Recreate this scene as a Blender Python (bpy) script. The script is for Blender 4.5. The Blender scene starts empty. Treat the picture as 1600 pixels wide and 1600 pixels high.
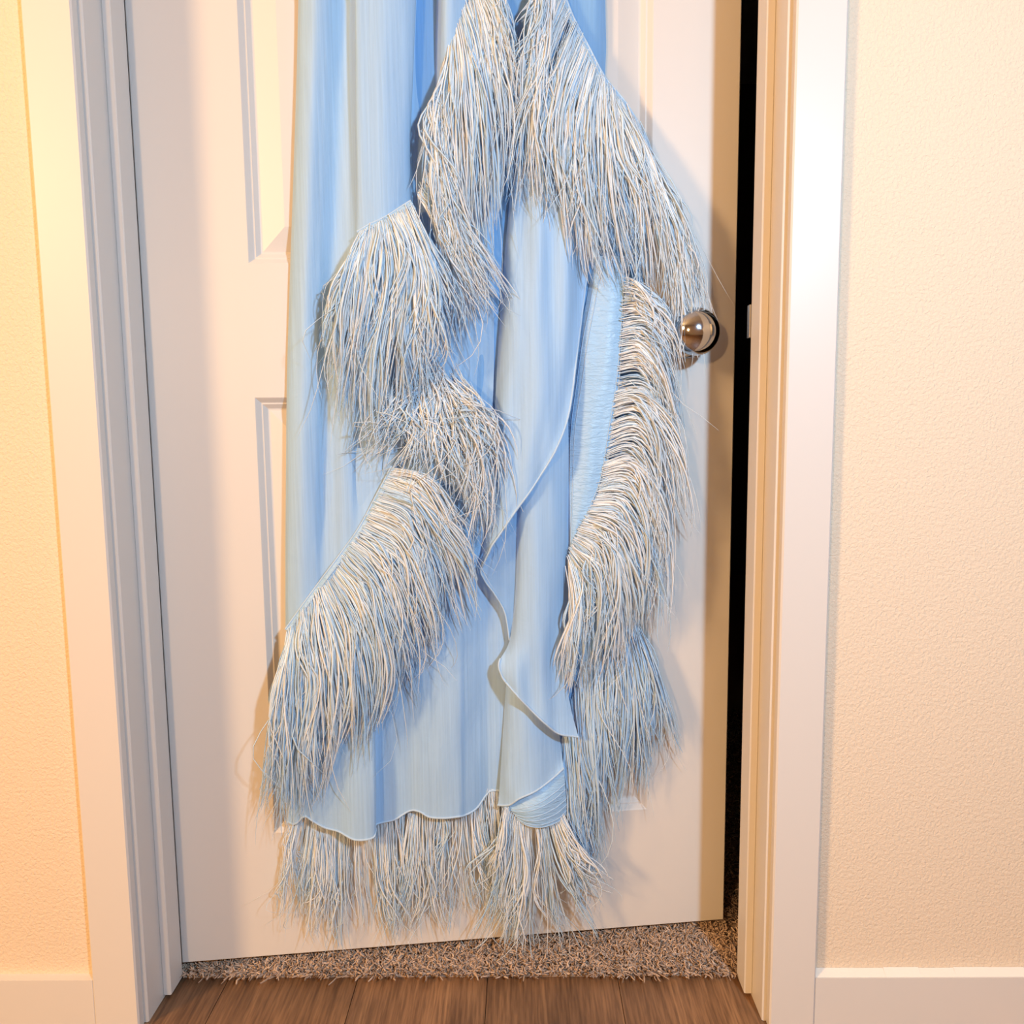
import bpy, math, random
import numpy as np

SC = bpy.context.scene
COL = SC.collection
random.seed(7)
RNG = np.random.default_rng(11)

# ------------------------------------------------------------------ camera
CAM = np.array([0.5037, -0.9632, 0.7868])
YAW, PITCH, ROLL, FOC = -0.0107, 0.1082, -0.0105, 1223.4
cy, sy = math.cos(YAW), math.sin(YAW)
FW = np.array([sy*math.cos(PITCH), cy*math.cos(PITCH), -math.sin(PITCH)])
R0 = np.array([cy, -sy, 0.0]); U0 = np.cross(R0, FW)
cr, sr = math.cos(ROLL), math.sin(ROLL)
RT = cr*R0 + sr*U0; UP = -sr*R0 + cr*U0
cd = bpy.data.cameras.new('camera'); cam = bpy.data.objects.new('camera', cd); COL.objects.link(cam)
import mathutils
M = mathutils.Matrix(((RT[0], UP[0], -FW[0], CAM[0]), (RT[1], UP[1], -FW[1], CAM[1]), (RT[2], UP[2], -FW[2], CAM[2]), (0, 0, 0, 1)))
cam.matrix_world = M
cd.sensor_width = 36.0; cd.lens = FOC/1600*36.0; cd.clip_start = 0.05
SC.camera = cam

# ------------------------------------------------------------------ exposure, world, lights
SC.view_settings.view_transform = 'Standard'; SC.view_settings.look = 'None'
SC.view_settings.exposure = 0.34; SC.view_settings.gamma = 1.0
SC.view_settings.use_curve_mapping = False
SC.cycles.transparent_max_bounces = 48; SC.cycles.diffuse_bounces = 8; SC.cycles.transmission_bounces = 16
try: SC.cycles.use_denoising = True
except Exception: pass
W = bpy.data.worlds.new('world'); SC.world = W; W.use_nodes = True
W.node_tree.nodes['Background'].inputs[0].default_value = (0.8, 0.85, 1.0, 1)
W.node_tree.nodes['Background'].inputs[1].default_value = 0.05

def lamp(name, loc, target, size, energy, color):
    l = bpy.data.lights.new(name, 'AREA'); l.shape = 'DISK'; l.size = size
    l.energy = energy; l.color = color
    o = bpy.data.objects.new(name, l); COL.objects.link(o)
    o.location = loc
    d = mathutils.Vector(target)-mathutils.Vector(loc)
    o.rotation_euler = d.to_track_quat('-Z', 'Y').to_euler()
    return o
WARM = (1.0, 0.59, 0.26)
lamp('ceiling_lamp_left', (-1.85, -2.10, 1.80), (0.4, 0.1, 0.6), 0.42, 66.0, WARM)
lamp('hall_lamp_near', (-0.30, -2.20, 1.20), (0.4, 0.1, 0.7), 0.14, 13.5, WARM)
lamp('hall_lamp_right', (1.14, -1.35, 1.35), (0.4, 0.1, 0.6), 0.10, 18.5, (0.50, 0.75, 1.0))

# ------------------------------------------------------------------ helpers
def link(name, me, mat=None, parent=None, **props):
    o = bpy.data.objects.new(name, me); COL.objects.link(o)
    if mat is not None and hasattr(me, 'materials'): me.materials.append(mat)
    if parent is not None: o.parent = parent
    for k, v in props.items(): o[k] = v
    return o

def mesh(name, verts, faces, smooth=False):
    me = bpy.data.meshes.new(name)
    me.from_pydata([tuple(map(float, v)) for v in verts], [], [tuple(int(i) for i in f) for f in faces])
    if smooth: me.polygons.foreach_set('use_smooth', [True]*len(me.polygons))
    me.update()
    return me

class MB:
    def __init__(s): s.v = []; s.f = []
    def box(s, x0, x1, y0, y1, z0, z1, b=0.0):
        # box; with b>0 the corners along x and y carry a small bevel (45 degree)
        i = len(s.v)
        if b <= 0:
            for z in (z0, z1):
                s.v += [(x0, y0, z), (x1, y0, z), (x1, y1, z), (x0, y1, z)]
            s.f += [(i, i+3, i+2, i+1), (i+4, i+5, i+6, i+7)]
            for k in range(4):
                s.f.append((i+k, i+(k+1) % 4, i+4+(k+1) % 4, i+4+k))
        else:
            ring = [(x0+b, y0), (x1-b, y0), (x1, y0+b), (x1, y1-b), (x1-b, y1), (x0+b, y1), (x0, y1-b), (x0, y0+b)]
            for z in (z0, z1):
                s.v += [(x, y, z) for x, y in ring]
            s.f += [tuple(i+k for k in range(7, -1, -1)), tuple(i+8+k for k in range(8))]
            for k in range(8):
                s.f.append((i+k, i+(k+1) % 8, i+8+(k+1) % 8, i+8+k))
        return s
    def quad(s, a, b, c, d):
        i = len(s.v); s.v += [a, b, c, d]; s.f.append((i, i+1, i+2, i+3)); return s
    def build(s, name, mat, parent=None, smooth=False, **props):
        return link(name, mesh(name, s.v, s.f, smooth), mat, parent, **props)

def lathe(profile, n=48):
    # profile: (radius, height) pairs, axis +Z
    v = []; f = []
    for r, h in profile:
        for k in range(n):
            a = 2*math.pi*k/n
            v.append((r*math.cos(a), r*math.sin(a), h))
    for j in range(len(profile)-1):
        for k in range(n):
            f.append((j*n+k, j*n+(k+1) % n, (j+1)*n+(k+1) % n, (j+1)*n+k))
    return v, f

# ------------------------------------------------------------------ materials
def newmat(name):
    m = bpy.data.materials.new(name); m.use_nodes = True
    nt = m.node_tree; b = nt.nodes['Principled BSDF']
    return m, nt, b
def node(nt, t, **kw):
    n = nt.nodes.new(t)
    for k, v in kw.items():
        if k in n.inputs: n.inputs[k].default_value = v
        else: setattr(n, k, v)
    return n
def ramp(nt, stops):
    r = nt.nodes.new('ShaderNodeValToRGB'); e = r.color_ramp.elements
    while len(e) < len(stops): e.new(0.5)
    for el, (p, c) in zip(e, stops): el.position = p; el.color = (*c, 1)
    return r

def paint(name, col, rough, bump_scale=0.0, bump_str=0.0, bump_dist=0.001):
    m, nt, b = newmat(name)
    b.inputs['Base Color'].default_value = (*col, 1); b.inputs['Roughness'].default_value = rough
    b.inputs['Specular IOR Level'].default_value = 0.35
    tc = node(nt, 'ShaderNodeTexCoord')
    if bump_scale:
        n1 = node(nt, 'ShaderNodeTexNoise', Scale=bump_scale, Detail=3.0, Roughness=0.55, Distortion=0.6)
        nt.links.new(tc.outputs['Object'], n1.inputs['Vector'])
        bp = node(nt, 'ShaderNodeBump', Strength=bump_str, Distance=bump_dist)
        nt.links.new(n1.outputs['Fac'], bp.inputs['Height']); nt.links.new(bp.outputs['Normal'], b.inputs['Normal'])
    return m
M_TRIM = paint('white_semigloss_trim', (0.67, 0.645, 0.61), 0.38, 35, 0.06, 0.0006)
M_DOOR = paint('white_door_paint', (0.67, 0.645, 0.61), 0.42, 25, 0.05, 0.0006)
M_WALL = paint('orange_peel_wall', (0.76, 0.64, 0.49), 0.7, 250, 0.7, 0.0022)
M_CEIL = paint('ceiling_paint', (0.75, 0.73, 0.70), 0.8, 120, 0.3, 0.002)
M_DARK = paint('shade_dark_paint', (0.16, 0.15, 0.14), 0.9)  # far room's darkness put into its wall colour; also used on the sub-floor

m, nt, b = newmat('laminate_wood'); M_WOOD = m
tc = node(nt, 'ShaderNodeTexCoord'); oi = node(nt, 'ShaderNodeObjectInfo')
add = node(nt, 'ShaderNodeVectorMath', operation='ADD'); mul = node(nt, 'ShaderNodeVectorMath', operation='MULTIPLY')
comb = node(nt, 'ShaderNodeCombineXYZ'); off = node(nt, 'ShaderNodeMath', operation='MULTIPLY'); off.inputs[1].default_value = 37.0
nt.links.new(oi.outputs['Random'], off.inputs[0]); nt.links.new(off.outputs[0], comb.inputs[0]); nt.links.new(off.outputs[0], comb.inputs[1])
nt.links.new(tc.outputs['Object'], add.inputs[0]); nt.links.new(comb.outputs[0], add.inputs[1])
mul.inputs[1].default_value = (1.0, 0.05, 1.0); nt.links.new(add.outputs[0], mul.inputs[0])
n1 = node(nt, 'ShaderNodeTexNoise', Scale=60.0, Detail=8.0, Roughness=0.65, Distortion=0.4)
n2 = node(nt, 'ShaderNodeTexNoise', Scale=260.0, Detail=3.0, Roughness=0.6)
n3 = node(nt, 'ShaderNodeTexNoise', Scale=5.0, Detail=2.0)
for n in (n1, n2): nt.links.new(mul.outputs[0], n.inputs['Vector'])
nt.links.new(add.outputs[0], n3.inputs['Vector'])
r1 = ramp(nt, [(0.25, (0.16, 0.083, 0.041)), (0.5, (0.26, 0.14, 0.07)), (0.75, (0.40, 0.225, 0.112))])
nt.links.new(n1.outputs['Fac'], r1.inputs['Fac'])
r2 = ramp(nt, [(0.36, (0.62, 0.59, 0.57)), (0.60, (1.12, 1.10, 1.07))]); nt.links.new(n2.outputs['Fac'], r2.inputs['Fac'])
mx = node(nt, 'ShaderNodeMix', data_type='RGBA', blend_type='MULTIPLY'); mx.inputs['Factor'].default_value = 1.0
nt.links.new(r1.outputs[0], mx.inputs['A']); nt.links.new(r2.outputs[0], mx.inputs['B'])
hv = node(nt, 'ShaderNodeHueSaturation'); mr = node(nt, 'ShaderNodeMapRange'); mr.inputs['To Min'].default_value = 0.66; mr.inputs['To Max'].default_value = 1.0
nt.links.new(oi.outputs['Random'], mr.inputs['Value']); nt.links.new(mr.outputs[0], hv.inputs['Value'])
r3 = ramp(nt, [(0.3, (0.66, 0.66, 0.68)), (0.7, (1.25, 1.22, 1.15))]); nt.links.new(n3.outputs['Fac'], r3.inputs['Fac'])
mx3 = node(nt, 'ShaderNodeMix', data_type='RGBA', blend_type='MULTIPLY'); mx3.inputs['Factor'].default_value = 1.0
nt.links.new(mx.outputs['Result'], mx3.inputs['A']); nt.links.new(r3.outputs[0], mx3.inputs['B']); nt.links.new(mx3.outputs['Result'], hv.inputs['Color']); nt.links.new(hv.outputs[0], b.inputs['Base Color'])
b.inputs['Roughness'].default_value = 0.5
bp = node(nt, 'ShaderNodeBump', Strength=0.25, Distance=0.0008); nt.links.new(n2.outputs['Fac'], bp.inputs['Height']); nt.links.new(bp.outputs['Normal'], b.inputs['Normal'])

def metal(name, col, rough):
    m, nt, b = newmat(name)
    b.inputs['Base Color'].default_value = (*col, 1); b.inputs['Metallic'].default_value = 1.0; b.inputs['Roughness'].default_value = rough
    return m
M_CHROME = metal('polished_nickel', (0.56, 0.59, 0.64), 0.10)
M_STRIKE = metal('satin_nickel', (0.45, 0.43, 0.40), 0.35)

def fabric(name, col, transl, rough, streak=0.35, sat=0.0, sheer=0.0):
    # woven cloth: diffuse + light passing through + faint vertical slub
    m, nt, b = newmat(name)
    tc = node(nt, 'ShaderNodeTexCoord'); mp = node(nt, 'ShaderNodeMapping'); mp.inputs['Scale'].default_value = (330.0, 60.0, 7.0)
    nt.links.new(tc.outputs['Object'], mp.inputs['Vector'])
    n1 = node(nt, 'ShaderNodeTexNoise', Scale=1.0, Detail=3.0, Roughness=0.6); nt.links.new(mp.outputs[0], n1.inputs['Vector'])
    c0 = tuple(x*0.93 for x in col); c1 = tuple(min(1, x*1.06) for x in col)
    r = ramp(nt, [(0.3, c0), (0.7, c1)]); nt.links.new(n1.outputs['Fac'], r.inputs['Fac'])
    nt.links.new(r.outputs[0], b.inputs['Base Color'])
    b.inputs['Roughness'].default_value = rough
    b.inputs['Specular IOR Level'].default_value = 0.25
    b.inputs['Sheen Weight'].default_value = 0.25; b.inputs['Sheen Roughness'].default_value = 0.4
    n2 = node(nt, 'ShaderNodeTexNoise', Scale=22.0, Detail=4.0, Roughness=0.6, Distortion=0.5); nt.links.new(tc.outputs['Object'], n2.inputs['Vector'])
    ad = node(nt, 'ShaderNodeMath', operation='MULTIPLY_ADD'); ad.inputs[1].default_value = 3.0
    nt.links.new(n2.outputs['Fac'], ad.inputs[0]); nt.links.new(n1.outputs['Fac'], ad.inputs[2])
    bp = node(nt, 'ShaderNodeBump', Strength=streak, Distance=0.0012); nt.links.new(ad.outputs[0], bp.inputs['Height'])
    nt.links.new(bp.outputs['Normal'], b.inputs['Normal'])
    out = nt.nodes['Material Output']
    tl = node(nt, 'ShaderNodeBsdfTranslucent'); nt.links.new(r.outputs[0], tl.inputs['Color'])
    ms = node(nt, 'ShaderNodeMixShader'); ms.inputs[0].default_value = transl
    nt.links.new(b.outputs[0], ms.inputs[1]); nt.links.new(tl.outputs[0], ms.inputs[2])
    last = ms
    if sheer > 0:
        tr = node(nt, 'ShaderNodeBsdfTransparent'); m2 = node(nt, 'ShaderNodeMixShader'); m2.inputs[0].default_value = sheer
        nt.links.new(ms.outputs[0], m2.inputs[1]); nt.links.new(tr.outputs[0], m2.inputs[2]); last = m2
    nt.links.new(last.outputs[0], out.inputs['Surface'])
    return m
BLUE = (0.40, 0.62, 0.875)
M_CHIF = fabric('pale_blue_chiffon', BLUE, 0.14, 0.6)
M_SHEER = fabric('sheer_blue_chiffon', BLUE, 0.25, 0.6, sheer=0.12)
M_LINE = fabric('blue_lining', (0.23, 0.46, 0.78), 0.10, 0.55)
M_HEM = fabric('rolled_hem_thread', (0.50, 0.68, 0.86), 0.1, 0.5)

m, nt, b = newmat('crinkled_blue_satin'); M_SATIN = m
tc = node(nt, 'ShaderNodeTexCoord'); mp = node(nt, 'ShaderNodeMapping'); mp.inputs['Scale'].default_value = (55.0, 55.0, 210.0)
nt.links.new(tc.outputs['Object'], mp.inputs['Vector'])
n1 = node(nt, 'ShaderNodeTexNoise', Scale=1.0, Detail=3.0, Roughness=0.55, Distortion=0.8); nt.links.new(mp.outputs[0], n1.inputs['Vector'])
b.inputs['Base Color'].default_value = (0.34, 0.56, 0.80, 1); b.inputs['Roughness'].default_value = 0.42; b.inputs['Specular IOR Level'].default_value = 0.5
bp = node(nt, 'ShaderNodeBump', Strength=0.9, Distance=0.0022); nt.links.new(n1.outputs['Fac'], bp.inputs['Height']); nt.links.new(bp.outputs['Normal'], b.inputs['Normal'])

m, nt, b = newmat('ostrich_feather'); M_FEATH = m
at = node(nt, 'ShaderNodeAttribute'); at.attribute_name = 'tone'
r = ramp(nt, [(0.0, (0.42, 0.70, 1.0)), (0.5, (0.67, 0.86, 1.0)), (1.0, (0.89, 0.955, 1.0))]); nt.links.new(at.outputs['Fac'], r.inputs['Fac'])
b.inputs['Roughness'].default_value = 0.55; b.inputs['Specular IOR Level'].default_value = 0.4
b.inputs['Sheen Weight'].default_value = 0.5; b.inputs['Sheen Roughness'].default_value = 0.5; b.inputs['Sheen Tint'].default_value = (0.85, 0.93, 1.0, 1)
nt.links.new(r.outputs[0], b.inputs['Base Color'])
tl = node(nt, 'ShaderNodeBsdfTranslucent'); nt.links.new(r.outputs[0], tl.inputs['Color'])
ms = node(nt, 'ShaderNodeMixShader'); ms.inputs[0].default_value = 0.08
nt.links.new(b.outputs[0], ms.inputs[1]); nt.links.new(tl.outputs[0], ms.inputs[2]); # barbs are fringed with fine barbules: only partly covering, less so towards the tip
tr = node(nt, 'ShaderNodeBsdfTransparent'); m2 = node(nt, 'ShaderNodeMixShader'); a2 = node(nt, 'ShaderNodeAttribute'); a2.attribute_name = 'cover'
nt.links.new(a2.outputs['Fac'], m2.inputs[0]); nt.links.new(tr.outputs[0], m2.inputs[1]); nt.links.new(ms.outputs[0], m2.inputs[2])
nt.links.new(m2.outputs[0], nt.nodes['Material Output'].inputs['Surface'])

m, nt, b = newmat('beige_carpet_pile'); M_CARP = m
at = node(nt, 'ShaderNodeAttribute'); at.attribute_name = 'tone'
r = ramp(nt, [(0.0, (0.29, 0.205, 0.15)), (0.6, (0.53, 0.39, 0.295)), (1.0, (0.67, 0.53, 0.42))]); nt.links.new(at.outputs['Fac'], r.inputs['Fac'])
nt.links.new(r.outputs[0], b.inputs['Base Color']); b.inputs['Roughness'].default_value = 0.9; b.inputs['Specular IOR Level'].default_value = 0.1

# ------------------------------------------------------------------ strands (feather barbs, carpet tufts) as tapered 3-sided tubes
def strands_mesh(name, P, Rad, tone, base=None, cover=None, flat=False):
    # P: S x K x 3 points, Rad: S x K radii, tone: S
    S, K, _ = P.shape
    T = np.gradient(P, axis=1); T /= np.linalg.norm(T, axis=2, keepdims=True)+1e-12
    ref = RNG.normal(size=(S, 1, 3)); ref = np.broadcast_to(ref, T.shape)
    A = np.cross(T, ref); A /= np.linalg.norm(A, axis=2, keepdims=True)+1e-9
    B = np.cross(T, A)
    V = np.empty((S, K, 3, 3))
    if flat:                                                           # vane-like barb: broad side turned towards the room
        o_ = np.array([0.0, -1.0, 0.0])+RNG.normal(0, 0.4, (S, 1, 3)); o_ = np.broadcast_to(o_, T.shape)
        A = np.cross(T, o_); A /= np.linalg.norm(A, axis=2, keepdims=True)+1e-9; B = np.cross(A, T)
    for j in range(3):
        a = 2*math.pi*j/3
        ca, sa = ((1.1, -0.15), (0.0, 0.55), (-1.1, -0.15))[j] if flat else (math.cos(a), math.sin(a))
        V[:, :, j, :] = P + Rad[..., None]*(ca*A + sa*B)
    verts = V.reshape(-1, 3)
    idx = np.arange(S*K*3).reshape(S, K, 3)
    q = np.stack([np.stack([idx[:, :-1, j], idx[:, :-1, (j+1) % 3], idx[:, 1:, (j+1) % 3], idx[:, 1:, j]], -1) for j in range(3)], 2).reshape(-1, 4)
    tn = np.repeat(tone, K*3)
    if base is not None:
        bv, bf = base
        q = np.vstack([q, np.array(bf)+len(verts)]); verts = np.vstack([verts, np.array(bv)])
        tn = np.r_[tn, np.full(len(bv), 0.15)]
    me = bpy.data.meshes.new(name)
    me.vertices.add(len(verts)); me.vertices.foreach_set('co', verts.astype(np.float32).ravel())
    me.loops.add(len(q)*4); me.loops.foreach_set('vertex_index', q.astype(np.int32).ravel())
    me.polygons.add(len(q)); me.polygons.foreach_set('loop_start', np.arange(0, len(q)*4, 4, dtype=np.int32))
    me.polygons.foreach_set('use_smooth', np.ones(len(q), dtype=bool))
    me.update(calc_edges=True)
    att = me.attributes.new('tone', 'FLOAT', 'POINT'); att.data.foreach_set('value', tn.astype(np.float32))
    if cover is not None:
        a2 = me.attributes.new('cover', 'FLOAT', 'POINT'); a2.data.foreach_set('value', np.repeat(cover.reshape(-1), 3).astype(np.float32))
    return me

# ------------------------------------------------------------------ setting
WID, HEAD, TH = 0.818, 2.05, 0.114           # opening between the jamb faces, its height, wall thickness
STOP_Y0, STOP_Y1 = 0.044, 0.082              # door stop strip
CARPET_Y = 0.081
HX0, HX1, HY0, CZ = -2.8, 3.6, -4.2, 2.45    # the hall
S = dict(kind='structure')
mb = MB()
J = 0.019                                     # jamb board thickness
mb.box(HX0, -J, 0, TH, 0, CZ); mb.box(WID+J, HX1, 0, TH, 0, CZ); mb.box(-J, WID+J, 0, TH, HEAD+J, CZ)
mb.build('wall_back', M_WALL, **S)
MB().box(HX0-0.1, HX1+0.1, HY0-0.1, HY0, 0, CZ).build('wall_front', M_WALL, **S)
MB().box(HX0-0.1, HX0, HY0, TH, 0, CZ).build('wall_left', M_WALL, **S)
MB().box(HX1, HX1+0.1, HY0, TH, 0, CZ).build('wall_right', M_WALL, **S)
MB().box(HX0-0.1, HX1+0.1, HY0-0.1, 3.2, CZ, CZ+0.1).build('ceiling', M_CEIL, **S)
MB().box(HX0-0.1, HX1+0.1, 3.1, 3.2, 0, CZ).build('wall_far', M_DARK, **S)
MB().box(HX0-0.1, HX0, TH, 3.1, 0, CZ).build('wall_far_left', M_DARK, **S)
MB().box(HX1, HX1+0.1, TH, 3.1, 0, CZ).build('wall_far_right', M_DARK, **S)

# floor: sub-floor slab with laminate planks laid on it, running towards the door
fl = MB().box(HX0-0.1, HX1+0.1, HY0-0.1, 3.2, -0.12, -0.009).build('floor', M_DARK, label='brown wood laminate floor', **S)
PW = 0.1865; SEAM = 0.2637
k0 = int(math.floor((HX0-SEAM)/PW)); k1 = int(math.ceil((HX1-SEAM)/PW))
pm = {}
for k in range(k0, k1):
    x0 = SEAM+k*PW
    inside = (x0 > -0.01 and x0+PW < WID+0.01)
    a0, a1 = max(x0, HX0), min(x0+PW, HX1)
    # inside the opening the plank runs on under the door stop to the carpet edge
    segs = [(a0, a1, HY0, 0.0)]
    c0, c1 = max(a0, 0.0), min(a1, WID)
    g = 0.0005
    mbp = MB()
    y_end = CARPET_Y+0.004
    if c1 > c0+0.002:
        if c0-a0 > 0.002: mbp.box(a0+g, c0, HY0, -0.0005, -0.009, 0.0)
        if a1-c1 > 0.002: mbp.box(c1, a1-g, HY0, -0.0005, -0.009, 0.0)
        mbp.box(c0+(g if c0 == a0 else 0), c1-(g if c1 == a1 else 0), HY0, y_end, -0.009, 0.0)
    else:
        mbp.box(a0+g, a1-g, HY0, -0.0005, -0.009, 0.0)
    mbp.build('plank', M_WOOD, fl)

# door casings, jambs, stops
CW, CT, RV = 0.0586, 0.015, 0.005
def casing(x0, x1):
    return MB().box(x0, x1, -CT, 0.0, 0.0, HEAD+RV+CW, 0.002)
casing(-RV-CW, -RV).build('trim_1', M_TRIM, label='white left door casing', **S)
casing(WID+RV, WID+RV+CW).build('trim_2', M_TRIM, label='white right door casing', **S)
MB().box(-RV, WID+RV, -CT, 0.0, HEAD+RV, HEAD+RV+CW, 0.002).build('trim_3', M_TRIM, label='white head casing', **S)
t4 = MB().box(-J, 0.0, 0.0, TH, 0.0, HEAD, 0.0015).build('trim_4', M_TRIM, label='white left door jamb', **S)
t5 = MB().box(WID, WID+J, 0.0, TH, 0.0, HEAD, 0.0015).build('trim_5', M_TRIM, label='white right door jamb', **S)
MB().box(-J, WID+J, 0.0, TH, HEAD, HEAD+J).build('trim_6', M_TRIM, label='white head jamb', **S)
ST = 0.011
MB().box(0.0, ST, STOP_Y0, STOP_Y1, 0.005, HEAD, 0.0012).build('stop', M_TRIM, t4)
MB().box(WID-ST, WID, STOP_Y0, STOP_Y1, 0.005, HEAD, 0.0012).build('stop', M_TRIM, t5)
MB().box(WID-0.0128, WID-0.0002, STOP_Y1+0.0005, STOP_Y1+0.012, 0.900, 0.942, 0.0008).build('strike_plate', M_STRIKE, t5, label='satin nickel strike plate')

# baseboards with a caulk bead on the top edge
M_CAULK = paint('caulk', (0.82, 0.78, 0.70), 0.5, 60, 0.2, 0.002)
BX = WID+RV+CW
bb = MB().box(BX, HX1, -0.013, 0.0, 0.0, 0.0700, 0.001).build('baseboard_right', M_TRIM, **S)
MB().box(HX0, -RV-CW, -0.013, 0.0, 0.0, 0.0700, 0.001).build('baseboard_left', M_TRIM, **S)
mbc = MB()
for x in np.linspace(BX+0.001, HX1-0.01, 60)[:-1]:
    h = 0.005+0.0015*random.random(); x1 = x+(HX1-BX)/59
    i = len(mbc.v)
    mbc.v += [(x, -0.0115, 0.0699), (x1, -0.0115, 0.0699), (x1, -0.0002, 0.0699+h), (x, -0.0002, 0.0699+h), (x, -0.0002, 0.0699), (x1, -0.0002, 0.0699)]
    mbc.f += [(i, i+1, i+2, i+3), (i, i+4, i+5, i+1)]
mbc.build('caulk_bead', M_CAULK, bb)

# carpet: backing plus cut pile tufts near the doorway
def carpet():
    n = 36000
    x = RNG.uniform(0.004, WID-0.004, n); y = CARPET_Y+0.004+RNG.uniform(0, 1, n)**1.25*0.42
    # the pile seen through the gap runs on into the room
    wide = np.arange(n) > n-10000
    x = np.where(wide, RNG.uniform(0.70, 1.15, n), x); y = np.where(wide, 0.125+1.0*RNG.uniform(0, 1, n)**1.4, y)
    L = RNG.uniform(0.009, 0.0145, n)
    lean = RNG.normal(0, 0.6, (n, 2))
    edge = np.clip((CARPET_Y+0.018-y)/0.014, 0, 1)
    lean[:, 1] -= edge*0.75
    K = 5; w = np.linspace(0, 1, K)
    P = np.zeros((n, K, 3))
    ph = RNG.uniform(0, 6.28, n)
    for k in range(K):
        P[:, k, 0] = x+lean[:, 0]*L*w[k]**1.4+0.0019*np.sin(ph+6*w[k])
        P[:, k, 1] = y+lean[:, 1]*L*w[k]**1.4+0.0019*np.cos(ph+6*w[k])
        P[:, k, 2] = 0.002+L*(w[k]-0.32*w[k]**2*np.abs(lean).sum(1).clip(0, 1.3))
    P[:, :, 2] = np.minimum(P[:, :, 2], 0.0165)
    P[:, :, 2] = np.maximum(P[:, :, 2], 0.001)
    P[:, :, 0] = np.where(y[:, None] < 0.13, np.clip(P[:, :, 0], 0.002, WID-0.002), P[:, :, 0])
    rad = np.outer(RNG.uniform(0.0009, 0.0016, n), np.array([0.8, 0.95, 1.05, 1.1, 0.8]))
    tone = np.clip(RNG.normal(0.55, 0.22, n), 0, 1)
    bv = [(0.0, CARPET_Y+0.004, -0.009), (WID, CARPET_Y+0.004, -0.009), (WID, CARPET_Y+0.004, 0.003), (0.0, CARPET_Y+0.004, 0.003), (0.0, TH+0.001, 0.003), (WID, TH+0.001, 0.003),
          (HX0+.01, TH+0.001, 0.003), (HX1-.01, TH+0.001, 0.003), (HX1-.01, 3.09, 0.003), (HX0+.01, 3.09, 0.003)]
    bf = [(0, 1, 2, 3), (3, 2, 5, 4), (6, 7, 8, 9)]
    me = strands_mesh('carpet', P, rad, tone, (bv, bf))
    link('carpet', me, M_CARP, kind='stuff', label='beige shag carpet meeting the wood floor under the door', category='carpet')
carpet()

# ------------------------------------------------------------------ the door, ajar: local frame s along the face, -y towards the hall, z up
ANG = 0.1182; AX, AY = 0.0078, 0.0882
E = np.array([math.cos(ANG), math.sin(ANG), 0.0]); N = np.array([math.sin(ANG), -math.cos(ANG), 0.0]); A0 = np.array([AX, AY, 0.0])
DW, DH0, DH1, DT = 0.8125, 0.0200, 2.045, 0.035
cols = [(0.1385, 0.3600), (0.4650, 0.6880)]
rows = [(0.2090, 0.8300), (1.0070, 1.5400), (1.6600, 1.9100)]
xs = [0.0, 0.1385, 0.36, 0.465, 0.688, DW]; zs = [DH0, 0.209, 0.83, 1.007, 1.54, 1.66, 1.91, DH1]
mb = MB(); bv = 0.0015
X = list(xs); Z = list(zs); X[0] += bv; X[-1] -= bv; Z[0] += bv; Z[-1] -= bv
for i in range(5):
    for j in range(7):
        if i in (1, 3) and j in (1, 3, 5): continue
        mb.quad((X[i], 0, Z[j]), (X[i+1], 0, Z[j]), (X[i+1], 0, Z[j+1]), (X[i], 0, Z[j+1]))
x0, x1, z0, z1 = X[0], X[-1], Z[0], Z[-1]
oa = [(x0, 0, z0), (x1, 0, z0), (x1, 0, z1), (x0, 0, z1)]
ob = [(0, bv, DH0), (DW, bv, DH0), (DW, bv, DH1), (0, bv, DH1)]
oc = [(0, DT, DH0), (DW, DT, DH0), (DW, DT, DH1), (0, DT, DH1)]
for p, q in ((oa, ob), (ob, oc)):
    for k in range(4): mb.quad(p[(k+1) % 4], p[k], q[k], q[(k+1) % 4])
mb.quad(oc[0], oc[3], oc[2], oc[1])
door = mb.build('door_1', M_DOOR, label='white panelled door standing ajar', **S)
door.location = A0; door.rotation_euler = (0, 0, ANG)
prof = [(0, 0), (0.0015, 0.0012), (0.0065, 0.0062), (0.0072, 0.0065), (0.0088, 0.0065), (0.0094, 0.0070), (0.0145, 0.0116), (0.0160, 0.0120), (0.0175, 0.0120), (0.0470, 0.0030), (0.0485, 0.0026)]
for (a0, a1) in cols:
    for (c0, c1) in rows:
        v = []; f = []
        for d, dep in prof:
            v += [(a0+d, dep, c0+d), (a1-d, dep, c0+d), (a1-d, dep, c1-d), (a0+d, dep, c1-d)]
        n = len(prof)
        for r_ in range(n-1):
            for k in range(4): f.append((r_*4+k, r_*4+(k+1) % 4, (r_+1)*4+(k+1) % 4, (r_+1)*4+k))
        f.append(tuple((n-1)*4+k for k in range(4)))
        link('panel', mesh('panel', v, f), M_DOOR, door)
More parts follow.
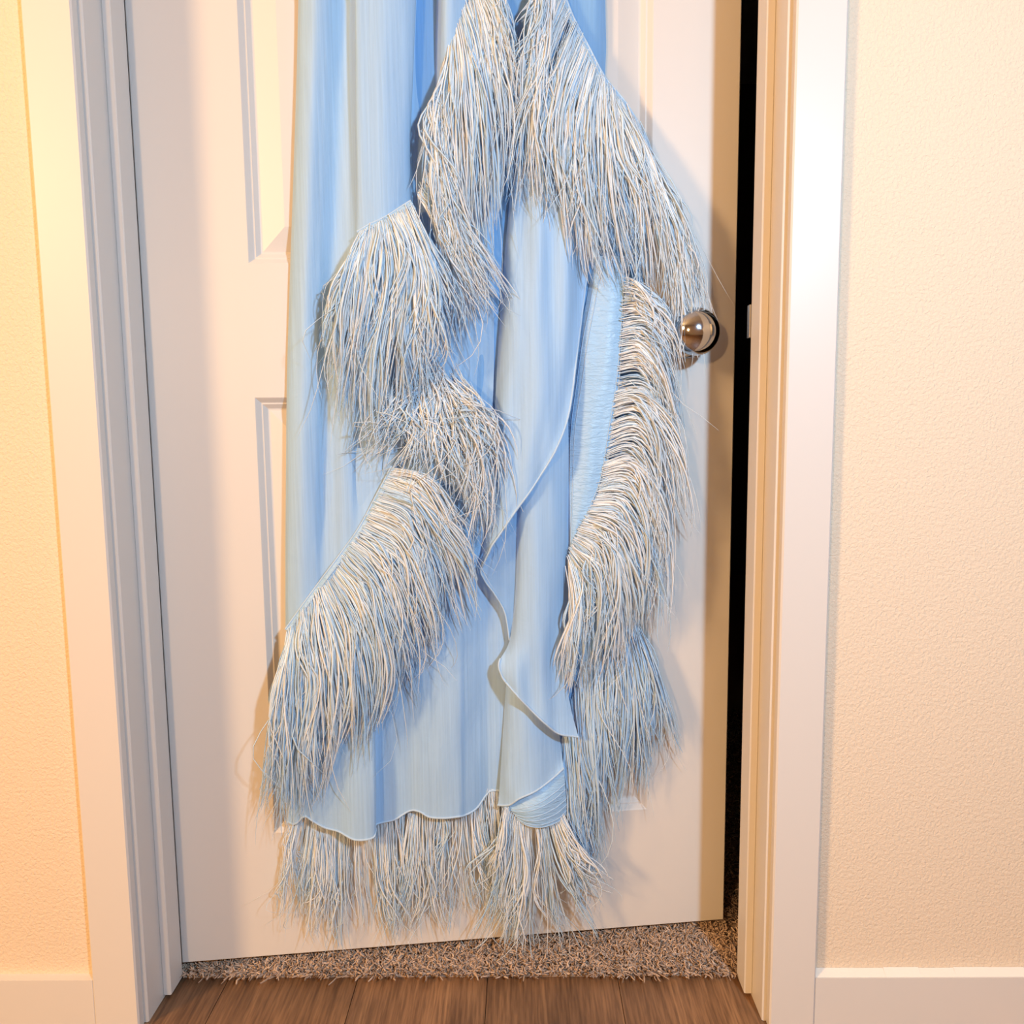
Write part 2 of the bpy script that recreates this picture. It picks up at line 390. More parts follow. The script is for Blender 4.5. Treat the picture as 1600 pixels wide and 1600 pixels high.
# door knob with round rose
KS, KZ = 0.7375, 0.9135
pv, pf = lathe([(0.0, 0.0), (0.0325, 0.0), (0.0325, 0.003), (0.031, 0.0055), (0.026, 0.0075), (0.014, 0.0085)], 48)
rose = link('rose', mesh('rose', pv, pf, True), M_CHROME, door, label='round nickel knob rose')
rose.location = (KS, 0.0, KZ); rose.rotation_euler = (math.pi/2, 0, 0)
kp = [(0.0125, 0.0075), (0.0115, 0.012), (0.0112, 0.020), (0.0130, 0.024)]
for a in np.linspace(-62, 90, 20):
    kp.append((0.0325*math.cos(math.radians(a)), 0.0480+0.0230*math.sin(math.radians(a))))
kp[-1] = (0.0001, kp[-1][1])
pv, pf = lathe(kp, 56)
kn = link('door_knob', mesh('door_knob', pv, pf, True), M_CHROME, door, label='polished round nickel door knob')
kn.location = (KS, 0.0, KZ); kn.rotation_euler = (math.pi/2, 0, 0)

# ------------------------------------------------------------------ the gown
gown = bpy.data.objects.new('hanging_gown', None); COL.objects.link(gown)
gown.location = A0; gown.rotation_euler = (0, 0, ANG)
gown['label'] = 'pale blue chiffon gown with ostrich feather trim hanging against the white door'; gown['category'] = 'dress'

def at(px, py, off):
    """photo pixel + distance (mm) in front of the door face -> point in the gown's own frame (s, -distance, z)"""
    d = FW+(px-800)/FOC*RT-(py-800)/FOC*UP
    o = off*0.001
    t = np.dot(A0+N*o-CAM, N)/np.dot(d, N)
    P = CAM+t*d
    return np.array([np.dot(P-A0, E), -o, P[2]])

def cr_resample(P, n, axis=0):
    """Catmull-Rom (centripetal-free) resampling of control points along an axis"""
    P = np.moveaxis(np.asarray(P, float), axis, 0); m_ = len(P)
    u = np.linspace(0, m_-1, n); i = np.minimum(u.astype(int), m_-2); t = (u-i).reshape((-1,)+(1,)*(P.ndim-1))
    p0 = P[np.maximum(i-1, 0)]; p1 = P[i]; p2 = P[i+1]; p3 = P[np.minimum(i+2, m_-1)]
    r = 0.5*(2*p1+(p2-p0)*t+(2*p0-5*p1+4*p2-p3)*t*t+(3*p1-p0-3*p2+p3)*t**3)
    return np.moveaxis(r, 0, axis)

def sheet(name, rows, mat, nu, nv, wr=0.0008, parent=gown, seed=0, **props):
    C = np.array([[at(*c) for c in row] for row in rows])
    G = cr_resample(cr_resample(C, nv, 0), nu, 1)
    rg = np.random.default_rng(seed)
    Sx, Zx = G[..., 0], G[..., 2]
    w = np.zeros_like(Sx)
    for _ in range(7):
        kx = rg.uniform(40, 190); kz = rg.normal(0, 14); w += rg.uniform(0.3, 1)*np.sin(kx*Sx+kz*Zx+rg.uniform(0, 6.28))*np.sin(rg.uniform(4, 12)*Zx+rg.uniform(0, 6.28))
    G[..., 1] -= wr*w
    G[..., 1] = np.minimum(G[..., 1], -0.0015)
    v = G.reshape(-1, 3); f = []
    for j in range(nv-1):
        for i in range(nu-1):
            a = j*nu+i; f.append((a, a+nu, a+nu+1, a+1))
    o = link(name, mesh(name, v, f, True), mat, parent, **props)
    return o, G

def tube(name, pts, r, mat, parent, sides=6, **props):
    P = np.asarray(pts); K = len(P)
    T = np.gradient(P, axis=0); T /= np.linalg.norm(T, axis=1, keepdims=True)+1e-12
    A = np.cross(T, np.array([0, 1.0, 0.0])); A /= np.linalg.norm(A, axis=1, keepdims=True)+1e-9; B = np.cross(T, A)
    v = []; f = []
    for k in range(K):
        for j in range(sides):
            a = 2*math.pi*j/sides; v.append(P[k]+r*(math.cos(a)*A[k]+math.sin(a)*B[k]))
    for k in range(K-1):
        for j in range(sides): f.append((k*sides+j, k*sides+(j+1) % sides, (k+1)*sides+(j+1) % sides, (k+1)*sides+j))
    return link(name, mesh(name, v, f, True), mat, parent, **props)

# back of the skirt (deep blue, seen between the drapes)
sheet('back_panel', [
    [(650, -430, 6), (690, -430, 10), (740, -430, 8), (790, -430, 10), (840, -430, 14), (872, -430, 14), (890, -430, 5)],
    [(644, -260, 6), (696, -260, 10), (752, -260, 7), (812, -260, 10), (868, -260, 15), (902, -260, 15), (920, -260, 5)],
    [(640, -70, 6), (700, -70, 10), (760, -70, 6), (830, -70, 10), (890, -70, 16), (925, -70, 16), (942, -70, 5)],
    [(640, 60, 6), (700, 60, 10), (760, 60, 6), (830, 60, 10), (890, 60, 18), (928, 60, 18), (947, 60, 5)],
    [(640, 150, 6), (700, 150, 10), (765, 150, 6), (840, 150, 10), (900, 150, 18), (930, 150, 18), (949, 150, 5)],
    [(640, 300, 6), (700, 300, 8), (770, 300, 4), (840, 300, 8), (910, 300, 14), (960, 300, 12), (985, 300, 5)],
    [(640, 500, 6), (700, 500, 8), (750, 500, 4), (830, 500, 8), (910, 500, 10), (970, 500, 12), (1008, 500, 5)],
    [(640, 800, 6), (700, 800, 8), (750, 800, 4), (820, 800, 6), (900, 800, 10), (960, 800, 12), (1000, 800, 5)],
    [(640, 1000, 6), (700, 1000, 8), (750, 1000, 4), (800, 1000, 6), (880, 1000, 8), (930, 1000, 12), (980, 1000, 5)],
    [(680, 1110, 6), (720, 1110, 8), (760, 1110, 4), (800, 1110, 6), (860, 1110, 8), (900, 1110, 10), (955, 1110, 5)],
    [(700, 1190, 6), (730, 1190, 8), (760, 1190, 4), (800, 1190, 6), (840, 1190, 8), (870, 1190, 10), (900, 1190, 5)]],
    M_LINE, 90, 110, 0.0008, seed=1)

# main skirt drape on the left, with its folds
SKX = [467, 472, 492, 512, 532, 546, 553, 557, 575, 600, 628, 646, 651, 642, 662, 682, 691, 705, 735, 765]
SKO = [8, 24, 36, 30, 16, 18, 36, 50, 53, 55, 49, 40, 30, 12, 6, 10, 40, 46, 32, 20]
skirt, Gs = sheet('skirt_panel', [
    [(x+(700-x)*0.42, -430, 8+o*0.55) for x, o in zip(SKX, SKO)],
    [(x+(700-x)*0.17, -260, 4+o*0.8) for x, o in zip(SKX, SKO)],
    [(467, -70, 8), (472, -70, 24), (492, -70, 36), (512, -70, 30), (532, -70, 16), (546, -70, 18), (553, -70, 36), (557, -70, 50), (575, -70, 53), (600, -70, 55), (628, -70, 49), (646, -70, 40), (651, -70, 30), (642, -70, 12), (662, -70, 4), (682, -70, 10), (691, -70, 40), (705, -70, 46), (735, -70, 32), (765, -70, 20)],
    [(466, 0, 8), (471, 0, 24), (491, 0, 36), (512, 0, 30), (532, 0, 16), (546, 0, 18), (553, 0, 36), (557, 0, 50), (575, 0, 53), (600, 0, 55), (626, 0, 49), (645, 0, 40), (650, 0, 30), (642, 0, 12), (662, 0, 4), (682, 0, 10), (691, 0, 40), (705, 0, 46), (735, 0, 32), (765, 0, 20)],
    [(463, 130, 8), (469, 130, 24), (486, 130, 36), (506, 130, 30), (530, 130, 16), (545, 130, 18), (553, 130, 36), (558, 130, 50), (576, 130, 53), (600, 130, 55), (622, 130, 49), (640, 130, 40), (645, 130, 30), (637, 130, 12), (658, 130, 4), (678, 130, 8), (690, 130, 30), (705, 130, 36), (735, 130, 24), (765, 130, 14)],
    [(459, 260, 8), (465, 260, 24), (482, 260, 36), (502, 260, 30), (527, 260, 17), (545, 260, 20), (554, 260, 34), (560, 260, 48), (578, 260, 52), (600, 260, 53), (620, 260, 47), (636, 260, 38), (641, 260, 28), (638, 260, 14), (662, 260, 8), (684, 260, 8), (700, 260, 16), (715, 260, 18), (740, 260, 14), (770, 260, 8)],
    [(454, 400, 8), (460, 400, 22), (478, 400, 34), (498, 400, 28), (520, 400, 16), (540, 400, 20), (552, 400, 30), (560, 400, 40), (578, 400, 45), (600, 400, 46), (620, 400, 40), (640, 400, 30), (652, 400, 20), (660, 400, 12), (675, 400, 8), (690, 400, 8), (710, 400, 14), (725, 400, 16), (745, 400, 10), (772, 400, 6)],
    [(449, 560, 8), (455, 560, 22), (473, 560, 33), (494, 560, 28), (510, 560, 17), (526, 560, 20), (540, 560, 26), (555, 560, 30), (575, 560, 28), (598, 560, 24), (620, 560, 22), (640, 560, 20), (655, 560, 16), (670, 560, 12), (685, 560, 10), (700, 560, 12), (715, 560, 12), (730, 560, 9), (748, 560, 5), (772, 560, 8)],
    [(447, 700, 8), (453, 690, 22), (471, 690, 33), (493, 690, 28), (507, 690, 18), (521, 690, 21), (535, 690, 27), (550, 690, 25), (565, 690, 17), (588, 680, 20), (610, 670, 22), (635, 660, 20), (650, 650, 16), (665, 640, 12), (680, 640, 10), (695, 640, 12), (712, 640, 12), (728, 640, 9), (746, 640, 5), (770, 640, 8)],
    [(446, 850, 8), (452, 830, 22), (470, 815, 33), (492, 790, 28), (506, 770, 18), (520, 760, 21), (534, 750, 27), (549, 740, 25), (564, 735, 17), (586, 710, 20), (610, 690, 22), (635, 680, 20), (650, 670, 16), (665, 665, 12), (680, 660, 10), (695, 660, 12), (712, 660, 12), (728, 660, 9), (746, 660, 5), (770, 660, 8)],
    [(446, 985, 10), (452, 977, 22), (470, 952, 32), (490, 925, 30), (504, 906, 26), (518, 890, 27), (532, 870, 30), (547, 850, 30), (562, 826, 28), (585, 782, 26), (610, 735, 24), (635, 715, 20), (650, 705, 16), (665, 700, 12), (680, 700, 10), (695, 700, 12), (712, 700, 12), (728, 700, 9), (746, 700, 5), (770, 700, 8)]],
    M_CHIF, 230, 190, 0.0006, seed=2)

# under-skirt with the wavy rolled hem
HEM2 = [(449, 1284, 14), (462, 1287, 20), (476, 1276, 26), (488, 1282, 30), (508, 1293, 32), (530, 1300, 36), (555, 1312, 44), (582, 1309, 44), (587, 1298, 36), (588, 1288, 16), (615, 1281, 18), (640, 1267, 20), (655, 1268, 25), (672, 1277, 29), (695, 1278, 32), (717, 1276, 32), (728, 1273, 25), (745, 1262, 16), (760, 1242, 10), (768, 1236, 10), (786, 1236, 12), (835, 1240, 8)]
def under_row(y, squeeze, xl):
    r_ = []
    for (x, yy, o) in HEM2:
        xx = xl+(x-449)*(835-xl)/(835-449)
        r_.append((xx, y, 10+(o-10)*squeeze))
    return r_
under, Gu = sheet('under_skirt', [under_row(700, 0.35, 470), under_row(850, 0.5, 455), under_row(1000, 0.7, 447), under_row(1120, 0.85, 447),
    [(x, y-80, o) for x, y, o in HEM2], [(x, y-25, o) for x, y, o in HEM2], HEM2], M_CHIF, 200, 110, 0.0006, seed=3)
tube('hem', Gu[-1], 0.0016, M_HEM, under)

# centre cascade, first tier
c1 = [
    [(800, 270, 14), (812, 270, 28), (840, 270, 38), (872, 270, 38), (900, 270, 30), (918, 270, 22), (930, 270, 18)],
    [(791, 370, 14), (803, 370, 32), (835, 370, 44), (868, 370, 44), (896, 370, 34), (912, 370, 24), (924, 370, 20)],
    [(784, 460, 14), (796, 460, 36), (828, 460, 50), (860, 460, 52), (888, 460, 42), (904, 460, 30), (914, 460, 26)],
    [(778, 550, 14), (791, 550, 38), (822, 550, 54), (852, 550, 58), (878, 550, 50), (894, 550, 40), (902, 550, 36)],
    [(773, 640, 14), (785, 640, 38), (812, 640, 54), (840, 640, 60), (864, 640, 54), (880, 640, 46), (889, 645, 44)],
    [(768, 720, 14), (779, 720, 38), (800, 720, 54), (822, 717, 60), (845, 710, 58), (860, 705, 54), (869, 701, 53)],
    [(763, 790, 16), (771, 788, 36), (785, 783, 50), (802, 775, 57), (820, 765, 58), (832, 757, 57), (839, 752, 56)],
    [(757, 845, 18), (762, 842, 34), (770, 836, 45), (780, 828, 51), (790, 818, 54), (798, 808, 56), (803, 803, 56)],
    [(752, 890, 30), (753, 886, 36), (756, 880, 42), (760, 872, 46), (764, 864, 50), (767, 857, 53), (770, 851, 54)]]
cas1, G1 = sheet('cascade', c1, M_CHIF, 70, 110, 0.0015, seed=4)
tube('hem', np.vstack([G1[18:, -1], G1[-1, ::-1]]), 0.0015, M_HEM, cas1)
# the ear of the second tier, seen beneath the first
e2 = [
    [(772, 840, 24), (785, 820, 26), (800, 795, 26), (815, 780, 22)],
    [(752, 885, 34), (770, 868, 30), (790, 850, 26), (815, 835, 20)],
    [(757, 906, 34), (773, 900, 30), (791, 895, 25), (815, 890, 20)],
    [(774, 930, 32), (784, 930, 29), (796, 930, 25), (815, 930, 20)],
    [(789, 958, 30), (795, 960, 28), (803, 962, 25), (815, 965, 20)],
    [(796, 1000, 28), (799, 1002, 26), (806, 1004, 24), (815, 1005, 20)]]
ear, Ge = sheet('cascade', e2, M_SHEER, 24, 50, 0.0006, seed=5)
tube('hem', Ge[8:, 0], 0.0013, M_HEM, ear)
# second tier
c2 = [
    [(812, 540, 12), (822, 540, 22), (840, 540, 28), (858, 540, 26), (874, 540, 20), (886, 540, 14)],
    [(808, 690, 16), (818, 690, 34), (838, 690, 44), (858, 690, 42), (876, 690, 32), (888, 690, 22)],
    [(806, 780, 16), (815, 780, 36), (836, 780, 46), (858, 780, 43), (877, 780, 32), (889, 780, 20)],
    [(806, 860, 18), (814, 860, 38), (836, 860, 48), (858, 860, 44), (879, 860, 32), (891, 860, 20)],
    [(804, 930, 20), (812, 930, 40), (834, 930, 50), (857, 930, 46), (877, 930, 34), (889, 930, 22)],
    [(796, 1000, 30), (806, 1000, 44), (828, 1000, 54), (852, 1000, 50), (873, 1000, 38), (886, 1000, 28)],
    [(780, 1035, 46), (793, 1048, 52), (815, 1056, 58), (843, 1060, 54), (868, 1060, 44), (884, 1056, 34)],
    [(784, 1056, 50), (800, 1076, 55), (820, 1088, 60), (848, 1100, 57), (873, 1105, 49), (892, 1106, 42)],
    [(790, 1066, 52), (808, 1086, 57), (830, 1110, 62), (853, 1131, 60), (873, 1146, 55), (904, 1152, 52)]]
cas2, G2 = sheet('cascade', c2, M_CHIF, 60, 110, 0.0012, seed=6)
tube('hem', np.vstack([G2[79:, 0], G2[-1]]), 0.0016, M_HEM, cas2)
# third tier
c3 = [
    [(796, 1000, 14), (803, 1000, 26), (822, 1000, 34), (845, 1000, 32), (862, 1000, 24), (870, 1000, 16)],
    [(790, 1080, 14), (799, 1080, 30), (818, 1080, 38), (842, 1080, 36), (862, 1080, 28), (870, 1080, 18)],
    [(785, 1160, 18), (796, 1160, 36), (816, 1160, 45), (840, 1155, 42), (862, 1150, 33), (874, 1145, 22)],
    [(781, 1225, 24), (793, 1225, 42), (814, 1220, 50), (840, 1208, 48), (864, 1192, 38), (878, 1180, 28)],
    [(778, 1258, 30), (796, 1258, 44), (812, 1248, 54), (838, 1235, 52), (862, 1218, 44), (881, 1200, 36)]]
cas3, G3 = sheet('cascade', c3, M_CHIF, 60, 80, 0.0006, seed=7)
tube('hem', G3[-1], 0.0016, M_HEM, cas3)

# satin bands that carry the feathers; raised stitch rows as sub-parts
def stitches(G, cols_, parent, r=0.0006, axis=1):
    for c in cols_:
        line = G[:, c] if axis == 1 else G[c]
        line = line.copy(); line[:, 1] -= 0.0005
        tube('stitch_row', line, r, M_HEM, parent, 4)
s6 = [
    [(786, 1262, 28), (800, 1255, 36), (820, 1244, 42), (845, 1232, 44), (865, 1215, 40), (882, 1200, 34)],
    [(792, 1264, 34), (804, 1266, 42), (823, 1264, 50), (846, 1256, 52), (867, 1243, 46), (883, 1228, 36)],
    [(798, 1267, 34), (808, 1275, 42), (825, 1279, 50), (847, 1276, 52), (869, 1266, 46), (885, 1252, 36)],
    [(802, 1269, 32), (810, 1281, 40), (826, 1290, 47), (848, 1292, 49), (871, 1284, 43), (887, 1270, 34)]]
band6, G6 = sheet('trim_band', s6, M_SATIN, 50, 36, 0.0008, seed=8, label='stitched satin band above the lowest fan of feathers')
stitches(G6, [10, 14, 21, 26, 31, 35], band6, axis=0)
s7 = [
    [(930, 400, 14), (942, 400, 24), (960, 400, 28), (972, 400, 26), (980, 400, 24)],
    [(916, 470, 14), (930, 470, 26), (955, 470, 32), (970, 470, 31), (977, 470, 29)],
    [(903, 530, 14), (918, 530, 27), (948, 530, 34), (966, 530, 33), (973, 530, 31)],
    [(894, 600, 14), (908, 600, 26), (938, 600, 35), (958, 600, 34), (967, 600, 32)],
    [(887, 670, 14), (898, 670, 24), (924, 670, 34), (946, 670, 34), (957, 670, 32)],
    [(886, 735, 16), (895, 735, 25), (916, 738, 34), (935, 742, 34), (945, 745, 32)],
    [(888, 785, 18), (894, 787, 27), (906, 790, 33), (917, 793, 33), (925, 796, 32)],
    [(890, 838, 22), (892, 838, 27), (896, 839, 31), (900, 840, 31), (904, 841, 31)],
    [(890, 870, 25), (891, 870, 27), (891.5, 870, 29), (892, 870, 30), (893, 870, 30)]]
band7, G7 = sheet('trim_band', s7, M_SATIN, 40, 120, 0.0009, seed=9, label='wide stitched satin band beside the right feather fringe')
stitches(G7, [6, 10, 33, 39], band7, axis=1)

def ribbon(name, pts, width, off, mat, **props):
    """narrow gathered band along a seam: pts are the outer edge, width (px) a vector towards the feathers"""
    rows_ = []
    for k in range(4):
        w_ = k/3
        rows_.append([(x+width[0]*w_, y+width[1]*w_, off+4*math.sin(math.pi*w_)) for x, y in pts])
    o, G = sheet(name, rows_, mat, 90, 10, 0.0012, **props)
    stitches(G, [4, 9], o, 0.0006, axis=0)
    tube('hem', G[0], 0.0014, M_HEM, o)
ribbon('trim_band', [(558, 362), (575, 352), (600, 340), (622, 326), (642, 314)], (8, 12), 52, M_SATIN, seed=10)
ribbon('trim_band', [(612, 728), (600, 752), (585, 780), (560, 826), (530, 868), (500, 908), (470, 949), (446, 983)], (13, 9), 34, M_SATIN, seed=11)
ribbon('trim_band', [(872, -40), (893, 20), (918, 70), (945, 120), (985, 170), (1020, 240), (1045, 310)], (-10, 4), 34, M_SATIN, seed=12)

# ------------------------------------------------------------------ feather fringes
def fringe(name, guides, nclump, nper=(5, 9), rad=(0.0006, 0.0012), tipj=0.009, curl=0.0022, lift=0.006, depth=0.0045, short=0.5, tone=(0.50, 0.24), wisps=60, seed=0, K=13, dens=0.34, rootj=0.002, label=None):
    rg = np.random.default_rng(seed)
    C = np.array([[at(*g) for g in gd] for gd in guides])            # n x 4 x 3
    fine = cr_resample(C, 400, 0)
    nclump = int(nclump*dens)
    cl_t = rg.uniform(0, 1, nclump); per = rg.integers(nper[0], nper[1]+1, nclump)
    top = rg.uniform(0, 1, nclump) < 0.62                             # upper locks over a finer under layer
    cl = np.repeat(np.arange(nclump), per); Sn = len(cl); tp = top[cl]
    t = cl_t[cl]+rg.normal(0, 0.014, Sn)
    Lc = (short+(1.06-short)*rg.uniform(0, 1, nclump)**0.65)[cl]*rg.uniform(0.80, 1.05, Sn)
    cj = (rg.normal(0, tipj*1.5, (nclump, 3))*np.array([1, 0.5, 0.8]))[cl]
    sj = rg.normal(0, tipj*0.30, (Sn, 3))*np.array([1, 0.5, 0.6])*np.where(tp, 1.0, 1.8)[:, None]
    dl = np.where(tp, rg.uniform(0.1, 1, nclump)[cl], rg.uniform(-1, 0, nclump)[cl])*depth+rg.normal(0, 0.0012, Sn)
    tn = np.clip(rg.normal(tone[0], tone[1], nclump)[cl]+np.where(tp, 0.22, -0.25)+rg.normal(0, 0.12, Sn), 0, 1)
    r0 = rg.uniform(rad[0], rad[1], Sn)*np.where(tp, 1.15, 0.85); cu = rg.gamma(2.0, 0.5, Sn)*curl
    bend = rg.normal(0, 0.0075, nclump)[cl]*np.where(tp, 1, 0.6); bph = rg.uniform(0, 6.28, nclump)[cl]; bfr = rg.uniform(0.5, 1.1, nclump)[cl]
    if wisps:                                                          # loose single barbs that stray
        t = np.r_[t, rg.uniform(0, 1, wisps)]; Lc = np.r_[Lc, rg.uniform(0.8, 1.16, wisps)]
        cj = np.vstack([cj, rg.normal(0, tipj*2.0, (wisps, 3))*np.array([1, 0.6, 0.6])]); sj = np.vstack([sj, np.zeros((wisps, 3))])
        dl = np.r_[dl, rg.uniform(0, 1.3, wisps)*depth]; tn = np.r_[tn, np.clip(rg.normal(0.75, 0.2, wisps), 0, 1)]
        r0 = np.r_[r0, rg.uniform(rad[0]*0.6, rad[0]*1.0, wisps)]; cu = np.r_[cu, rg.gamma(2.0, 0.5, wisps)*curl*2.4]
        Sn += wisps
        bend = np.r_[bend, rg.normal(0, 0.006, wisps)]; bph = np.r_[bph, rg.uniform(0, 6.28, wisps)]; bfr = np.r_[bfr, rg.uniform(0.5, 1.2, wisps)]
    gi = np.clip(t, 0, 1)*399; i0 = np.minimum(gi.astype(int), 398); fr = (gi-i0)[:, None, None]
    Q = fine[i0]*(1-fr)+fine[i0+1]*fr                                  # Sn x 4 x 3
    Pd = cr_resample(Q, 40, 1)
    w = np.linspace(0, 1, K)
    u = np.clip(w[None]*Lc[:, None], 0, 1.18)
    ui = np.clip(u, 0, 0.9999)*39; j0 = ui.astype(int); jf = (ui-j0)[..., None]
    ar = np.arange(Sn)[:, None]
    P = Pd[ar, j0]*(1-jf)+Pd[ar, np.minimum(j0+1, 39)]*jf
    ex = np.maximum(u-0.9999, 0)[..., None]
    P = P+ex*(Pd[:, -1]-Pd[:, -4])[:, None]*13
    W1 = (w**1.5)[None, :, None]
    P = P+W1*((cj+sj)*np.minimum(1, Lc)[:, None]**2)[:, None]
    P = P+rg.normal(0, rootj, (Sn, 1, 3))*np.array([1, 0.3, 1])*(1-w)[None, :, None]
    P[..., 1] -= (dl[:, None]*np.minimum(1, w*3)[None]) + lift*np.sin(np.pi*np.minimum(1, w*0.9))[None]*rg.uniform(0.2, 1.0, Sn)[:, None]
    f1 = rg.uniform(0.5, 1.7, Sn); p1 = rg.uniform(0, 6.28, Sn); p2 = rg.uniform(0, 6.28, Sn)
    amp = cu[:, None]*(w**1.2)[None]*2.2
    P[..., 0] += bend[:, None]*w[None]*(np.sin(2*np.pi*bfr[:, None]*w[None]+bph[:, None]))*1.4
    P[..., 0] += amp*(np.sin(2*np.pi*f1[:, None]*w[None]+p1[:, None])-np.sin(p1)[:, None]*(1-w)[None])
    P[..., 1] += 0.6*amp*np.sin(2*np.pi*f1[:, None]*w[None]+p2[:, None])
    P[..., 2] += 0.4*amp*np.cos(2*np.pi*f1[:, None]*w[None]+p1[:, None])
    P[..., 1] = np.minimum(P[..., 1], -0.003); P[..., 2] = np.maximum(P[..., 2], 0.0215+0.002*rg.uniform(0, 1, (Sn, 1)))
    prof_ = 0.42+0.72*np.sin(np.pi*np.clip(w*0.82+0.06, 0, 1)); prof_[-1] = 0.22; prof_[-2] *= 0.85
    Rr = r0[:, None]*prof_[None]*rg.uniform(0.82, 1.18, (Sn, K))
    cov = np.clip(rg.uniform(0.75, 1.1, (Sn, 1))*(1.0-0.4*w[None]**2), 0.2, 1)
    me = strands_mesh(name, P, Rr, tn, cover=cov, flat=True)
    o = link(name, me, M_FEATH, gown, kind='stuff')
    if label: o['label'] = label
    return o

def G_(*rows_, off=(30, 44, 46, 36)):
    return [[(x, y, o) for (x, y), o in zip(r_, off)] for r_ in rows_]

# top fringe, left arm
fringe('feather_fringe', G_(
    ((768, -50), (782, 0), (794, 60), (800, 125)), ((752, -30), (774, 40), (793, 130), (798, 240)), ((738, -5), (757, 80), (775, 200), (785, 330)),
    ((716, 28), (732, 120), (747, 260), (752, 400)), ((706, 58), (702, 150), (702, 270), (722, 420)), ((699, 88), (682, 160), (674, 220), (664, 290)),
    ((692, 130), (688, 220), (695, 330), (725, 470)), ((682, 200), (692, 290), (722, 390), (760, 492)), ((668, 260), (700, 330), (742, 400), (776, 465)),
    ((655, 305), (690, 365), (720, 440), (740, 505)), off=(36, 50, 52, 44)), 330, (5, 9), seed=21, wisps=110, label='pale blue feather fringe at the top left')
# top fringe, right arm
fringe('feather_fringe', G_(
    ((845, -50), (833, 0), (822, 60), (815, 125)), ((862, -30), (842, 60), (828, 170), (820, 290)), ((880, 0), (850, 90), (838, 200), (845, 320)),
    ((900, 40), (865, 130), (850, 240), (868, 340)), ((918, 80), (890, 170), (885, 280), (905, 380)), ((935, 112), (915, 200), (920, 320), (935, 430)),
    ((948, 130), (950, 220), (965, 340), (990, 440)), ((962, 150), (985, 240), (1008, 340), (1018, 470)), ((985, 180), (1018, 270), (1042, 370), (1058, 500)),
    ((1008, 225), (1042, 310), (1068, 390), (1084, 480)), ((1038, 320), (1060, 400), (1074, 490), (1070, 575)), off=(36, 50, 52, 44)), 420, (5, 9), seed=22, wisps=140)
# middle left fringe
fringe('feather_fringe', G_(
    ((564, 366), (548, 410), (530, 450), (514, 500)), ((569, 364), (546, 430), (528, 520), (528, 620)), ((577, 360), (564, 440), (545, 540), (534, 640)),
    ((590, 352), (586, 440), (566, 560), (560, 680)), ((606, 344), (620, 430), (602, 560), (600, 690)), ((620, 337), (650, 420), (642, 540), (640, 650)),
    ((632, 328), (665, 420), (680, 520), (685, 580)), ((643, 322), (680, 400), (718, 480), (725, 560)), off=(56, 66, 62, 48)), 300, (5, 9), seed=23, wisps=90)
# tangled lower part of that fringe
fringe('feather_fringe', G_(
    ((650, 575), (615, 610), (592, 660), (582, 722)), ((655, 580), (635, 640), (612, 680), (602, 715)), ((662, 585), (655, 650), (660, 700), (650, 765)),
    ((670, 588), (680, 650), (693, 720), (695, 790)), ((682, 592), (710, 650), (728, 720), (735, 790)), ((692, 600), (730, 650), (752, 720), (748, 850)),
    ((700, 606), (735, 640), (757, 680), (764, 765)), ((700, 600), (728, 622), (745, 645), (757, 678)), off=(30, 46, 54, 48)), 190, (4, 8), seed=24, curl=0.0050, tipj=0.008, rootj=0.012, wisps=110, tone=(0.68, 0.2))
# lower left fringe
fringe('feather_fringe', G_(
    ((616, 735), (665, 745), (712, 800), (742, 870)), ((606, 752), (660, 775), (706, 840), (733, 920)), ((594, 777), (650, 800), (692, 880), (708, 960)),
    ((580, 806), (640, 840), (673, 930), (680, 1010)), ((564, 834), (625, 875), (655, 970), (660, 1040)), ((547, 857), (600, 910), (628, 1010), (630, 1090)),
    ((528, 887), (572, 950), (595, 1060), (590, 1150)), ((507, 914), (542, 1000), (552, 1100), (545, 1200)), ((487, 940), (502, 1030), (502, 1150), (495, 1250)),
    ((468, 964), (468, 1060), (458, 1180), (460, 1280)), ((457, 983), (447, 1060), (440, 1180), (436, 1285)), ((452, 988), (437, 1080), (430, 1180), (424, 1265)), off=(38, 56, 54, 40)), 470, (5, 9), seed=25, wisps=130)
# fringe showing below the hem, in front of the door
fringe('feather_fringe', G_(
    ((462, 1270), (447, 1320), (442, 1370), (432, 1400)), ((480, 1275), (470, 1350), (462, 1410), (457, 1450)), ((510, 1282), (510, 1370), (507, 1430), (502, 1480)),
    ((550, 1290), (550, 1380), (558, 1440), (567, 1480)), ((600, 1265), (605, 1360), (610, 1420), (618, 1470)), ((650, 1255), (650, 1340), (650, 1410), (645, 1460)),
    ((700, 1258), (702, 1340), (706, 1410), (714, 1450)), ((748, 1235), (755, 1320), (764, 1390), (774, 1450)), ((780, 1225), (782, 1300), (790, 1380), (800, 1440)), off=(8, 16, 18, 16)), 260, (4, 7), seed=26, wisps=60, depth=0.004, lift=0.004, short=0.3, rad=(0.0004, 0.0009), dens=0.33, tone=(0.7, 0.2))
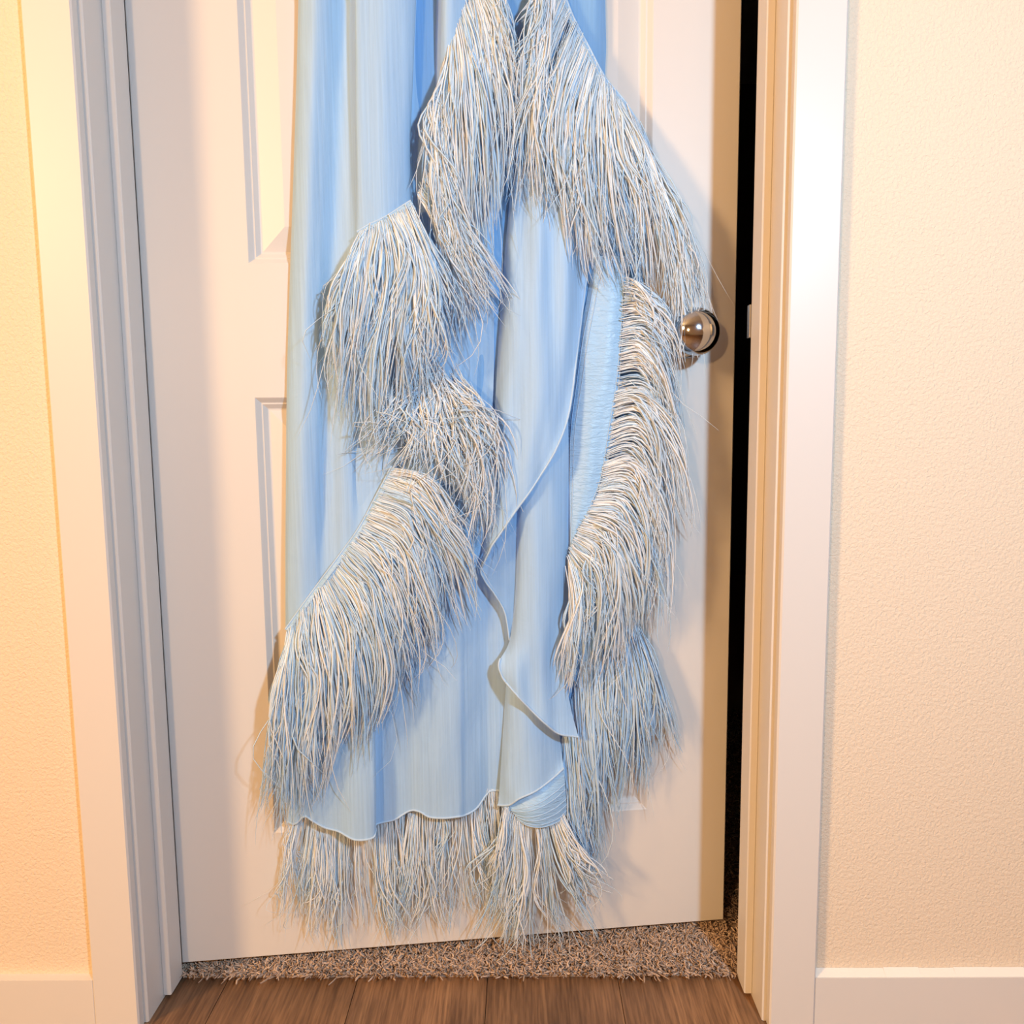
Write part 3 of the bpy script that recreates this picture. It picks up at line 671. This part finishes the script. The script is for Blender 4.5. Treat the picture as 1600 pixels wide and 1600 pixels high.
# fan under the satin band
fringe('feather_fringe', G_(
    ((790, 1262), (780, 1310), (766, 1350), (755, 1392)), ((797, 1268), (787, 1340), (772, 1410), (757, 1460)), ((807, 1280), (801, 1360), (791, 1430), (785, 1480)),
    ((822, 1288), (822, 1370), (821, 1440), (815, 1495)), ((840, 1291), (846, 1370), (851, 1440), (856, 1478)), ((856, 1289), (871, 1360), (885, 1420), (895, 1468)),
    ((870, 1283), (894, 1340), (910, 1380), (920, 1418)), ((880, 1275), (906, 1330), (921, 1360), (930, 1385)), off=(40, 44, 40, 34)), 120, (4, 8), seed=27, wisps=50, tone=(0.75, 0.18), short=0.45)
# right fringe
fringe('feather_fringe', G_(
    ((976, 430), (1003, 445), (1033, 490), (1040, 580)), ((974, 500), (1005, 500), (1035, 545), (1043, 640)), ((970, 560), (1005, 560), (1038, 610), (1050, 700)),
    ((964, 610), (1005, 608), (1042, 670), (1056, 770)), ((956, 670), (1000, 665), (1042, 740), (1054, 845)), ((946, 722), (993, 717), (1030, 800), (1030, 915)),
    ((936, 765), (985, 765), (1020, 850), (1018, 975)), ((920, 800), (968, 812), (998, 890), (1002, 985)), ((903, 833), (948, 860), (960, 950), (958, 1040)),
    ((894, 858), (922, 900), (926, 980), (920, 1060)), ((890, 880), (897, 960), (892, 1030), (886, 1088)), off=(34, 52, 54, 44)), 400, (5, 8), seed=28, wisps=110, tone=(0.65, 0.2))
# fringe behind it, low on the right, its shade put into a bluer tone
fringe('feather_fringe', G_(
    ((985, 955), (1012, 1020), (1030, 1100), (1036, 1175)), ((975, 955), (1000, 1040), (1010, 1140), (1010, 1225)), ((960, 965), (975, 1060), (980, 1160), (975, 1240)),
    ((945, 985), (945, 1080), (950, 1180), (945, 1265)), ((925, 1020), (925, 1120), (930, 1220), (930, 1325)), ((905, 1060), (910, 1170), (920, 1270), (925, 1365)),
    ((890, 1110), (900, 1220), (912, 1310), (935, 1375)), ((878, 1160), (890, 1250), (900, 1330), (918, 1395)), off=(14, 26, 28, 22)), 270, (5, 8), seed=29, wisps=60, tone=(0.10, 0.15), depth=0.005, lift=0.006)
